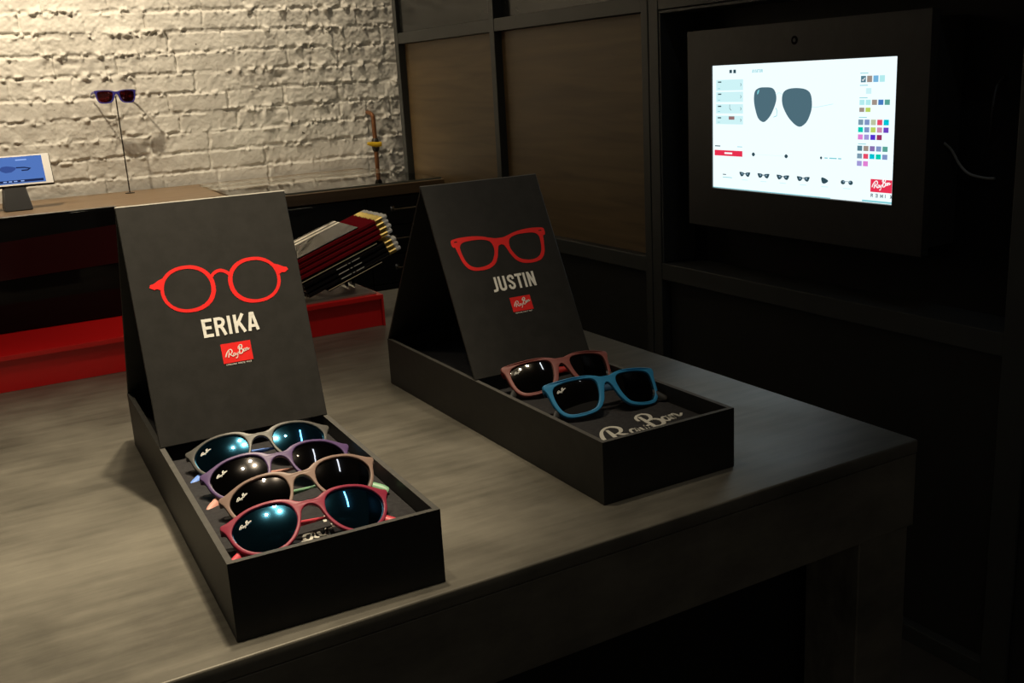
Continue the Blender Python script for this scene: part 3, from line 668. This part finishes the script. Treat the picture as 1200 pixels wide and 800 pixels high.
for kind, k in ROWS:
    for j in range(11):
        if kind == 'red' and k > 0 and j > 4: continue          # inner pencils nobody can see
        if kind == 'black' and j > 4: continue
        o = protos[kind] if kind not in used else copy_tree(protos[kind]); used.add(kind)
        o.location = E0 - UP * (k * PD) + Vector((0, j * (PD + .0002), 0)) + AX * random.uniform(-.0015, .0015)
        if kind == 'red': tag(o, 'dark red pencil with brass ferrule and white eraser in the bundle', 'pencil', 'red pencils in the clear rack')
        else: tag(o, 'black pencil with brass ferrule and white eraser below the red bundle', 'pencil', 'black pencils in the clear rack')
h = empty('pencil_rack', (-.33, 1.02, RZ + .0003)); hz = Vector(h.location)
y0, y1 = .960, 1.085
def slant(b, n0, n1, s0, s1, ya, yb):
    """plate lying along the pencils: n = offset down from the top pencils, s = along the axis from their ends"""
    f = lambda s, n, y: tuple(E0 + AX * s - UP * n + Vector((0, y - E0.y, 0)) - hz)
    hexa(b, [f(s0, n1, ya), f(s1, n1, ya), f(s1, n1, yb), f(s0, n1, yb), f(s0, n0, ya), f(s1, n0, ya), f(s1, n0, yb), f(s0, n0, yb)])
b = bmesh.new(); slant(b, 3.62 * PD, 4.10 * PD, -.20, -.040, y0, y1); sh = mesh_obj('shelf', b, M['acrylic'], h)
b = bmesh.new(); slant(b, 3.62 * PD, 3.78 * PD, -.20, -.040, y0 - .0006, y0 - .0001); mesh_obj('shelf_edge', b, M['lit_acrylic_edge'], sh)
b = bmesh.new(); slant(b, 7.36 * PD, 7.7 * PD, -.155, -.045, y0, y1); sh = mesh_obj('shelf', b, M['acrylic'], h)
b = bmesh.new(); slant(b, 7.36 * PD, 7.5 * PD, -.155, -.045, y0 - .0006, y0 - .0001); mesh_obj('shelf_edge', b, M['lit_acrylic_edge'], sh)
b = bmesh.new(); slant(b, -.80 * PD, -.55 * PD, -.20, -.060, y0 - .001, y1); mesh_obj('cover', b, M['acrylic'], h)
b = bmesh.new(); box(b, -.12, .075, y0 - 1.02 - .012, y1 - 1.02 + .02, 0, .003, .0004); mesh_obj('rack_base', b, M['acrylic_base'], h)
b = bmesh.new(); box(b, .058, .061, y0 - 1.02 + .055, y1 - 1.02, .0032, .0470, .0003); box(b, .045, .048, y0 - 1.02 + .055, y1 - 1.02, .0032, .0410, .0003); mesh_obj('support', b, M['acrylic'], h)
b = bmesh.new(); box(b, -.12, .020, y1 + .003 - 1.02, y1 + .006 - 1.02, .0032, .148, .0003); bk = mesh_obj('back_sheet', b, M['acrylic'], h)
tag(h, 'clear acrylic rack holding slanted pencils on the red riser', 'rack')

# ------------------------------------------------------------------ counter with drawers along the brick wall
CZ = .0934; CY0 = 2.396
c = empty('counter', (-.4, 2.75, FL)); cz = Vector(c.location)
def relc(b): bmesh.ops.translate(b, verts=b.verts[:], vec=-cz)
b = bmesh.new(); box(b, -1.5, XW - .001, CY0, YB - .022, .058, CZ, .0015); relc(b); mesh_obj('worktop', b, M['counter_wood'], c)
b = bmesh.new(); box(b, -1.48, XW - .004, CY0 + .034, YB - .05, FL, .0575); relc(b); mesh_obj('carcass', b, M['cab_black'], c)
b = bmesh.new(); box(b, -1.48, .040, CY0 + .016, CY0 + .0338, FL + .06, .054, .001); relc(b); mesh_obj('front_panel', b, M['cab_black'], c)
for (x0, x1) in ((.043, .318), (.321, .594)):
    zt = .054
    for k in range(6):
        b = bmesh.new(); box(b, x0, x1, CY0 + .014, CY0 + .0338, zt - .094, zt, .0015); relc(b); d = mesh_obj('drawer', b, M['cab_black'], c)
        if x0 > .3:
            zc = zt - .041
            b = bmesh.new()
            for xp in (.407, .508):
                tube(b, [(xp, CY0 + .014, zc), (xp, CY0 - .010, zc)], .0045, 10); box(b, xp - .007, xp + .007, CY0 + .010, CY0 + .0136, zc - .009, zc + .009, .001)
            tube(b, [(.400, CY0 - .010, zc), (.515, CY0 - .010, zc)], .0032, 10)
            relc(b); tag(mesh_obj('pull', b, M['chrome'], d, .6), 'polished bar pull')
        zt -= .097
tag(c, 'wood topped counter with black drawers along the white brick wall', 'counter')
b = bmesh.new()
f = lambda x, y, z: (x, y, z)
hexa(b, [(-.097, CY0 + .012, CZ + .0004), (XW - .004, CY0 + .012, CZ + .0004), (XW - .004, 3.03, CZ + .0004), (-.062, 3.05, CZ + .0004),
         (-.097, CY0 + .012, CZ + .0064), (XW - .004, CY0 + .012, CZ + .0064), (XW - .004, 3.03, CZ + .0064), (-.062, 3.05, CZ + .0064)])
gs = mesh_obj('glass_sheet', b, M['glass'])
b = bmesh.new(); box(b, -.0965, XW - .0045, CY0 + .0112, CY0 + .0119, CZ + .0006, CZ + .0062); mesh_obj('front_edge', b, M['glass_edge'], gs)
tag(gs, 'clear glass sheet lying on the right half of the wood counter', 'glass')

# copper pipe and valve on the brick
p_ = empty('gas_pipe', (.655, YB - .05, -.30))
b = bmesh.new(); tube(b, catmull([(0, 0, 0), (0, 0, .30), (0, 0, .56), (0, .006, .592), (0, .03, .604), (0, .06, .606)], 4), .0085, 12); mesh_obj('pipe', b, M['copper'], p_, .7)
b = bmesh.new(); tube(b, [(0, 0, .455), (0, 0, .462), (0, 0, .478), (0, 0, .500), (0, 0, .507)], [(.0095, .0095), (.014, .014), (.0155, .0155), (.014, .014), (.0095, .0095)], 12)
tube(b, [(0, -.010, .481), (-.004, -.026, .481)], .006, 8); vb = mesh_obj('valve', b, M['dark_metal'], p_, .6)
b = bmesh.new(); tube(b, [(.014, -.028, .484), (-.010, -.029, .483), (-.034, -.030, .488), (-.046, -.030, .490)], [(.009, .004), (.010, .005), (.008, .004), (.005, .003)], 10)
tag(mesh_obj('valve_handle', b, M['yellow'], vb, .6), 'yellow lever handle')
tag(p_, 'copper pipe with yellow valve on the white brick wall', 'pipe')

# stand with blue sunglasses
sx, sy = -.3035, 3.045
s_ = empty('display_stand', (sx, sy, CZ + .0003))
b = bmesh.new(); tube(b, [(0, 0, 0), (0, 0, .002), (0, 0, .0035)], [(.016, .016), (.016, .016), (.006, .006)], 20); mesh_obj('base', b, M['dark_metal'], s_, .6)
b = bmesh.new(); tube(b, [(0, 0, .003), (0, 0, .329)], .0022, 8); mesh_obj('rod', b, M['dark_metal'], s_, .6)
tag(s_, 'thin dark rod stand on the counter before the brick wall', 'stand')
sunglasses('sunglasses', 'J', (sx + .002, sy - .006, .4225), .06, PI / 2 - .05, -.02, F_navy, F_navy, F_navy, L_maroon,
           'navy blue sunglasses with dark red lenses on the thin rod stand', fold=False, scale=.93, logo=False)

# tablet on its stand, left edge of the photo
tl = empty('tablet', (-.735, 2.845, CZ + .0003)); tx, ty = -.735, 2.845
b = bmesh.new()
hexa(b, [(.018 , -.045, 0), (.100, -.045, 0), (.100, .06, 0), (.018, .06, 0), (.030, .005, .105), (.086, .005, .105), (.086, .030, .105), (.030, .030, .105)])
bmesh.ops.bevel(b, geom=b.edges[:], offset=.003, segments=2, affect='EDGES'); mesh_obj('stand', b, M['tablet_case'], tl, .6)
tilt = math.radians(24)                                           # leaning back
Rt = Matrix.Translation((0, -.012, .072)) @ Matrix.Rotation(-tilt, 4, 'X')
def tab(b): bmesh.ops.transform(b, matrix=Rt, verts=b.verts[:])
b = bmesh.new(); box(b, -.075, .176, -.001, .010, 0, .108 - .004, .004, 3); tab(b); body = mesh_obj('case', b, M['tablet_case'], tl, .6)
b = bmesh.new(); box(b, -.073, .174, -.0035, -.0012, .003, .102, .001); tab(b); mesh_obj('bezel', b, M['tablet_white'], tl)
SB = emit('tablet_blue', (.085, .18, .50), 1.); SD = emit('tablet_dark', (.012, .02, .07), 1.); SM = emit('tablet_mid', (.04, .08, .28), 1.); SW = emit('tablet_light', (.30, .45, .85), 1.)
b = bmesh.new(); fT = lambda a, c_, n: Rt @ Vector((a, -.0037 - n, c_))
poly(b, [(-.055, .009), (.152, .009), (.152, .097), (-.055, .097)], fT, .0002)
scr = mesh_obj('screen', b, SB, tl)
b = bmesh.new()
poly(b, [(-.055, .0125), (.146, .0125), (.146, .0205), (-.055, .0205)], lambda a, c_, n: fT(a, c_, n + .0003), .0001, mi=0)
ribbon(b, [(-.004, .056), (.028, .056)], .003, lambda a, c_, n: fT(a, c_, n + .0003), .0001, mi=0)
for sgn in (-1, 1):
    L0 = [(sgn * x + .012, y) for x, y in ((14, 62), (20, 68), (34, 69), (50, 66), (60, 62), (56, 55), (46, 48), (30, 46), (20, 50))] if 0 else [(.012 + sgn * x, y) for x, y in ((.014, .060), (.022, .067), (.036, .068), (.052, .065), (.062, .061), (.058, .054), (.046, .047), (.030, .046), (.019, .051))]
    poly(b, L0, lambda a, c_, n: fT(a, c_, n + .0003), .0001, mi=1)
ribbon(b, [(.074, .061), (.098, .060), (.113, .056), (.106, .051), (.088, .051)], .004, lambda a, c_, n: fT(a, c_, n + .0003), .0001, mi=0)
poly(b, [(.076, .084), (.108, .084), (.108, .088), (.076, .088)], lambda a, c_, n: fT(a, c_, n + .0003), .0001, mi=2)
for a in (.010, .030, .045, .060, .08): poly(b, [(a, .0148), (a + .010, .0148), (a + .010, .0182), (a, .0182)], lambda u, c_, n: fT(u, c_, n + .0006), .0001, mi=2)
mesh_obj('screen_graphics', b, [SD, SM, SW], scr)
tag(tl, 'white tablet with blue screen on a black stand at the left edge', 'tablet')

# ------------------------------------------------------------------ touch screen in the bay
SY0, SY1, SZ0, SZ1 = 1.0413, .5528, .1538, .4150
k_ = empty('display_kiosk', (XW, .8, .05)); kz = Vector(k_.location)
def relk(b): bmesh.ops.translate(b, verts=b.verts[:], vec=-kz)
b = bmesh.new(); g_ = .0012
HY0, HY1, HZ0, HZ1 = .483, 1.122, .066, .4905; XF, XB = XW, XW + .0190
for (a0, a1, z0, z1) in ((HY0, SY1 - g_, HZ0, HZ1), (SY0 + g_, HY1, HZ0, HZ1), (SY1 - g_, SY0 + g_, HZ0, SZ0 - g_), (SY1 - g_, SY0 + g_, SZ1 + g_, HZ1)):
    box(b, XF, XB, a0, a1, z0, z1)
box(b, XB, XW + .0999, HY0 + .010, HY1 - .012, HZ0 + .012, HZ1 - .012)
relk(b); mesh_obj('housing', b, M['housing'], k_)
b = bmesh.new()
def S(s, t_, n): return Vector((XF + .0022 - n, SY0 + (SY1 - SY0) * s, SZ0 + (SZ1 - SZ0) * t_)) - kz
box(b, XF + .0023, XB - .001, SY1, SY0, SZ0, SZ1); relk(b)
WHITE = emit('screen_white', (.84, .97, 1.0), 1.08)
sc = mesh_obj('screen', b, WHITE, k_)
cols = [('teal', (.075, .15, .19)), ('cyan', (.62, .90, .93)), ('red', (.80, .03, .08)), ('ink', (.03, .07, .09)), ('aqua', (.20, .60, .66)), ('brown', (.30, .16, .16)), ('white', (1., 1., 1.)),
        ('s_slate', (.10, .22, .28)), ('s_taupe', (.35, .28, .24)), ('s_sky', (.18, .46, .72)), ('s_mint', (.45, .83, .85)), ('s_steel', (.20, .32, .42)), ('s_olive', (.50, .56, .36)), ('s_rosered', (.80, .07, .14)),
        ('s_turq', (.0, .55, .70)), ('s_green', (.0, .62, .48)), ('s_periw', (.22, .30, .55)), ('s_lime', (.50, .66, .12)), ('s_pink', (.62, .28, .42)), ('s_violet', (.16, .06, .52)), ('s_magenta', (.75, .22, .65)),
        ('s_lilac', (.36, .32, .68)), ('s_indigo', (.09, .03, .62)), ('s_plum', (.32, .03, .12)), ('s_seagreen', (.10, .36, .30)), ('s_royal', (.06, .20, .52)), ('s_mauve', (.24, .16, .42))]
MI = {n: i for i, (n, _) in enumerate(cols)}; UM = [emit('screen_' + n, c_, 1.) for n, c_ in cols]
b = bmesh.new()
def rect(s0, s1, t0, t1, m, lift=.0002):
    if t0 > t1: t0, t1 = t1, t0
    poly(b, [(s0, t0), (s1, t0), (s1, t1), (s0, t1)], lambda a, c_, n: S(a, c_, n + lift), .0001, MI[m])
def shape(pts, m, lift=.0002, sm=True):
    if sm: pts = [tuple(p) for p in catmull(pts, 5, True)]
    poly(b, pts, lambda a, c_, n: S(a, c_, n + lift), .0001, MI[m])
def line(pts, w, m, lift=.0002):                                   # stroke in metres, screen coordinates
    SWd, SHt = SY0 - SY1, SZ1 - SZ0
    ribbon(b, [(p[0] * SWd, p[1] * SHt) for p in pts], w, lambda a, c_, n: S(a / SWd, c_ / SHt, n + lift), .0001, mi=MI[m])
aL = [(0.268, 0.785), (0.29, 0.812), (0.324, 0.818), (0.372, 0.81), (0.392, 0.767), (0.393, 0.706), (0.367, 0.614), (0.338, 0.563), (0.316, 0.552), (0.289, 0.581), (0.271, 0.652), (0.263, 0.723)]
aR = [(0.43, 0.759), (0.453, 0.796), (0.503, 0.807), (0.558, 0.795), (0.586, 0.755), (0.592, 0.66), (0.572, 0.571), (0.546, 0.53), (0.524, 0.521), (0.497, 0.542), (0.46, 0.599), (0.431, 0.683)]
shape(aL, 'teal'); shape(aR, 'teal'); shape([(.285, .79), (.295, .80), (.291, .775), (.283, .765)], 'aqua', .0004)
line([(.393, .76), (.41, .775), (.432, .76)], .0012, 'cyan'); line([(.392, .66), (.40, .64), (.398, .60), (.38, .59)], .0012, 'aqua')
line([(.592, .668), (.612, .664), (.703, .688)], .0012, 'cyan')
for (s0, t0, t1) in ((.024, .885, .800), (.024, .788, .708), (.023, .690, .616), (.022, .597, .529)):
    rect(s0, .196, t1, t0, 'cyan')
    rect(s0 + .012, s0 + .034, t0 - .022, t0 - .012, 'ink', .0004); rect(s0 + .012, s0 + .026, t1 + .013, t1 + .018, 'aqua', .0004)
    line([(.180, (t0 + t1) / 2 + .012), (.185, (t0 + t1) / 2), (.180, (t0 + t1) / 2 - .012)], .0010, 'ink', .0004)
rect(.106, .142, .566, .593, 'brown', .0004); line([(.112, .688), (.112, .655), (.122, .64)], .0010, 'ink', .0004)
rect(.110, .126, .936, .962, 'ink'); rect(.135, .151, .934, .962, 'ink')
rect(.012, .193, .270, .316, 'red'); rect(.078, .128, .286, .300, 'white', .0004)
rect(.014, .050, .345, .353, 'ink'); rect(.160, .192, .347, .352, 'aqua')
for (s, t_) in ((.2615, .295), (.4555, .294)): shape([(s - .010, t_), (s, t_ + .016), (s + .010, t_), (s, t_ - .016)], 'ink')
line([(.275, .296), (.44, .294)], .0004, 'cyan')
shape([(.641, .297), (.647, .307), (.653, .297), (.647, .285)], 'ink')
for a in (.665, .690, .700, .712, .735): rect(a, a + .016, .293, .301, 'aqua')
fw = lambda a, c_, n: S(a / (SY0 - SY1), c_ / (SZ1 - SZ0), n + .0002)
word(b, 'AVIATOR', fw, .251 * .4885, .932 * .2612, .064 * .4885, .0062, .0001, .16, mi=MI['aqua'])
def sw(row, s0, t0, t1, names, step=.0358, w=.0235):
    for i, nm in enumerate(names):
        rect(s0 + i * step, s0 + i * step + w, t0, t1, nm)
sw(0, .836, .835, .879, ['s_slate', 's_taupe', 's_sky', 's_mint'], .0283 * 1.03)
line([(.842, .852), (.847, .848), (.855, .865)], .0014, 'white', .0004)
rect(.862, .887, .756, .795, 'cyan')
sw(0, .833, .680, .716, ['s_mint', 's_mint', 's_taupe', 's_royal', 's_seagreen'], .0293); sw(0, .833, .632, .662, ['s_taupe', 's_lime'], .0293)
sw(0, .830, .542, .580, ['s_steel', 's_periw', 's_olive', 's_rosered', 's_turq'], .0298)
sw(0, .830, .491, .527, ['s_green', 's_periw', 's_lime', 's_pink', 's_violet'], .0298)
sw(0, .830, .440, .476, ['s_magenta', 's_lilac', 's_indigo', 's_plum'], .0298)
sw(0, .829, .361, .397, ['s_slate', 's_taupe', 's_mauve', 's_periw', 's_seagreen'], .0298)
sw(0, .829, .307, .342, ['s_steel', 's_rosered', 's_turq', 's_green', 's_periw'], .0298)
sw(0, .829, .254, .290, ['s_lilac', 's_magenta'], .0298)
for t_ in (.895, .812, .727, .592, .407): rect(.832, .870, t_, t_ + .005, 'aqua')
def mini(s0, s1, t0, t1, kind):
    c_, w_ = (s0 + s1) / 2, (s1 - s0) / 2; m_, h_ = (t0 + t1) / 2, (t1 - t0) / 2
    if kind == 'side':
        shape([(c_ - w_, m_ + h_), (c_, m_ + h_ * .9), (c_ + w_, m_), (c_, m_ - h_), (c_ - w_ * .8, m_ - h_ * .7)], 'ink'); return
    for sg in (-1, 1):
        if kind == 'round': P_ = [(c_ + sg * w_ * (.62 + .36 * math.cos(a)), m_ + h_ * .75 * math.sin(a)) for a in np.linspace(0, 2 * PI, 10, endpoint=False)]
        else: P_ = [(c_ + sg * w_ * x, m_ + h_ * y) for x, y in ((.15, .4), (.3, .75), (.8, .9), (1., .8), (.92, 0), (.7, -.8), (.4, -.7), (.2, -.2))]
        shape(P_, 'ink'); shape([(c_ + sg * w_ * x, m_ + h_ * y) for x, y in ((.35, .4), (.6, .5), (.62, .1), (.42, -.1))], 's_steel', .0004)
    line([(c_ - w_ * .3, m_ + h_ * .3), (c_ + w_ * .3, m_ + h_ * .3)], .0008 if kind == 'round' else .0016, 'ink')
for s0, s1, kd in ((.175, .242, 'wide'), (.288, .359, 'wide'), (.402, .474, 'wide'), (.518, .588, 'wide'), (.651, .687, 'side'), (.751, .813, 'round')):
    mini(s0, s1, .108, .150, kd); rect((s0 + s1) / 2 - .018, (s0 + s1) / 2 + .018, .082, .087, 'cyan')
rect(.066, .088, .113, .120, 'ink'); rect(.066, .126, .091, .096, 'aqua')
rect(.898, .9985, .077, .168, 'red')
script(b, lambda a, c_, n: S((a) / (SY0 - SY1), c_ / (SZ1 - SZ0), n + .0004), .9085 * .4885, .098 * .2612, .041, .0001, .16, mi=MI['white'], wk=1.15)
for i, ch in enumerate('ReMIX'):
    fw2 = (lambda a, c_, n: S(a / (SY0 - SY1), c_ / (SZ1 - SZ0), n + .0002))
    word(b, ch, fw2, (.900 + i * .0225) * .4885, .040 * .2612, (.0062 if ch != 'M' else .0072) if ch != 'I' else .0018, .0066, .0001, .19, mi=MI['ink'])
rect(.0, .70, .0005, .006, 'aqua'); rect(.86, 1., .004, .016, 'aqua')
mesh_obj('screen_graphics', b, UM, sc)
b = bmesh.new(); tube(b, [(XF + .0006, .7985, .4555), (XF - .0008, .7985, .4555)], .0085, 20); relk(b); cm = mesh_obj('camera_ring', b, M['black_gloss'], k_, .6)
b = bmesh.new(); tube(b, [(XF - .0006, .7985, .4555), (XF - .0012, .7985, .4555)], .0035, 14); relk(b); mesh_obj('camera_lens', b, M['housing'], cm, .6)
tag(k_, 'black wall mounted touch display with bright lit screen', 'screen')
b = bmesh.new(); tube(b, catmull([(XW + .060, .4935, .262), (XW + .075, .488, .248), (XW + .086, .478, .222), (XW + .092, .462, .206), (XW + .096, .435, .200), (XW + .0975, .415, .200)], 6), .0024, 8)
tag(mesh_obj('cable', b, M['cable_white'], smooth=.7), 'thin white cable in the dark recess right of the screen', 'cable')
b = bmesh.new(); tube(b, catmull([(XW + .0975, .410, .372), (XW + .085, .414, .355), (XW + .075, .412, .320), (XW + .085, .420, .285), (XW + .0975, .432, .262)], 6), .0024, 8)
tag(mesh_obj('cable', b, M['cable_black'], smooth=.7), 'thin black cable above the white one right of the screen', 'cable')

# ------------------------------------------------------------------ light
def spot(name, loc, target, watts, col, angle, blend, radius):
    l = bpy.data.lights.new(name, 'SPOT'); l.energy = watts; l.color = col; l.spot_size = math.radians(angle); l.spot_blend = blend; l.shadow_soft_size = radius
    o = bpy.data.objects.new(name, l); C.objects.link(o); o.location = loc
    o.rotation_euler = (Vector(target) - Vector(loc)).to_track_quat('-Z', 'Y').to_euler(); return o
WARM = (1., .85, .63); SOFT = (1., .84, .59)
spot('wall_and_fill_light', (-.74, 2.52, 1.24), (-.62, YB, .36), 58, WARM, 120, .8, .022)
spot('wall_and_fill_light', (.26, 2.80, 1.50), (.14, YB, .35), 32, WARM, 105, .9, .03)
spot('wall_and_fill_light', (-.30, 1.30, 1.70), (-.25, YB, .35), 8, WARM, 60, 1., .03)  # frontal fill added to soften the shadows between the bricks
spot('ceiling_and_fill_light', (-.60, .24, 1.60), (-.95, .12, 0), 54, SOFT, 62, 1., .034)
spot('ceiling_and_fill_light', (-.54, .05, 1.66), (-.79, .34, .18), 125, SOFT, 36, 1., .034)
spot('ceiling_and_fill_light', (-.84, .07, 1.62), (-.88, .30, .12), 34, SOFT, 50, 1., .030)
spot('ceiling_and_fill_light', (-.26, .07, 1.66), (-.30, .38, .22), 22, SOFT, 30, 1., .034)
spot('ceiling_and_fill_light', (-.28, .48, 1.66), (-.32, 1.0, .07), 22, SOFT, 36, 1., .030)  # fill spot added to brighten the pencils and riser front
spot('ceiling_and_fill_light', (-.92, .50, 1.66), (-.88, 1.02, .05), 20, SOFT, 36, 1., .030)  # fill spot added to brighten the left end of the red riser
spot('ceiling_and_fill_light', (-.45, 1.75, 1.68), (.50, 2.15, .30), 7, SOFT, 90, 1., .03)  # dim fill spot added to lift the dark wood panels
l = bpy.data.lights.new('tube_light', 'AREA'); l.shape = 'RECTANGLE'; l.size = .035; l.size_y = .50; l.energy = .7; l.color = (.80, .90, 1.)
o = bpy.data.objects.new('tube_light', l); C.objects.link(o); o.location = (.15, .05, 1.5); o.rotation_euler = (0, math.radians(15), 0)

w = bpy.data.worlds.new('World'); bpy.context.scene.world = w; w.use_nodes = True
w.node_tree.nodes['Background'].inputs[0].default_value = (1., .90, .74, 1); w.node_tree.nodes['Background'].inputs[1].default_value = .075

# ------------------------------------------------------------------ camera
cam = bpy.data.cameras.new('camera'); cam.sensor_width = 36; cam.lens = 36 * 1191.2 / 1200; cam.clip_start = .02
co = bpy.data.objects.new('camera', cam); C.objects.link(co)
yaw, pitch, roll = .5101, .2564, -.0562
cy, sy_ = math.cos(yaw), math.sin(yaw); cp, sp = math.cos(pitch), math.sin(pitch)
fwd = Vector((sy_ * cp, cy * cp, -sp)); rgt = Vector((cy, -sy_, 0)); upv = rgt.cross(fwd)
r2 = rgt * math.cos(roll) + upv * math.sin(roll); u2 = -rgt * math.sin(roll) + upv * math.cos(roll)
co.matrix_world = Matrix(((r2.x, u2.x, -fwd.x, -.9157), (r2.y, u2.y, -fwd.y, -.7148), (r2.z, u2.z, -fwd.z, .4208), (0, 0, 0, 1)))
sc_ = bpy.context.scene; sc_.camera = co
sc_.view_settings.view_transform = 'Standard'; sc_.view_settings.look = 'None'; sc_.view_settings.exposure = 0; sc_.view_settings.gamma = 1
sc_.view_settings.use_curve_mapping = False
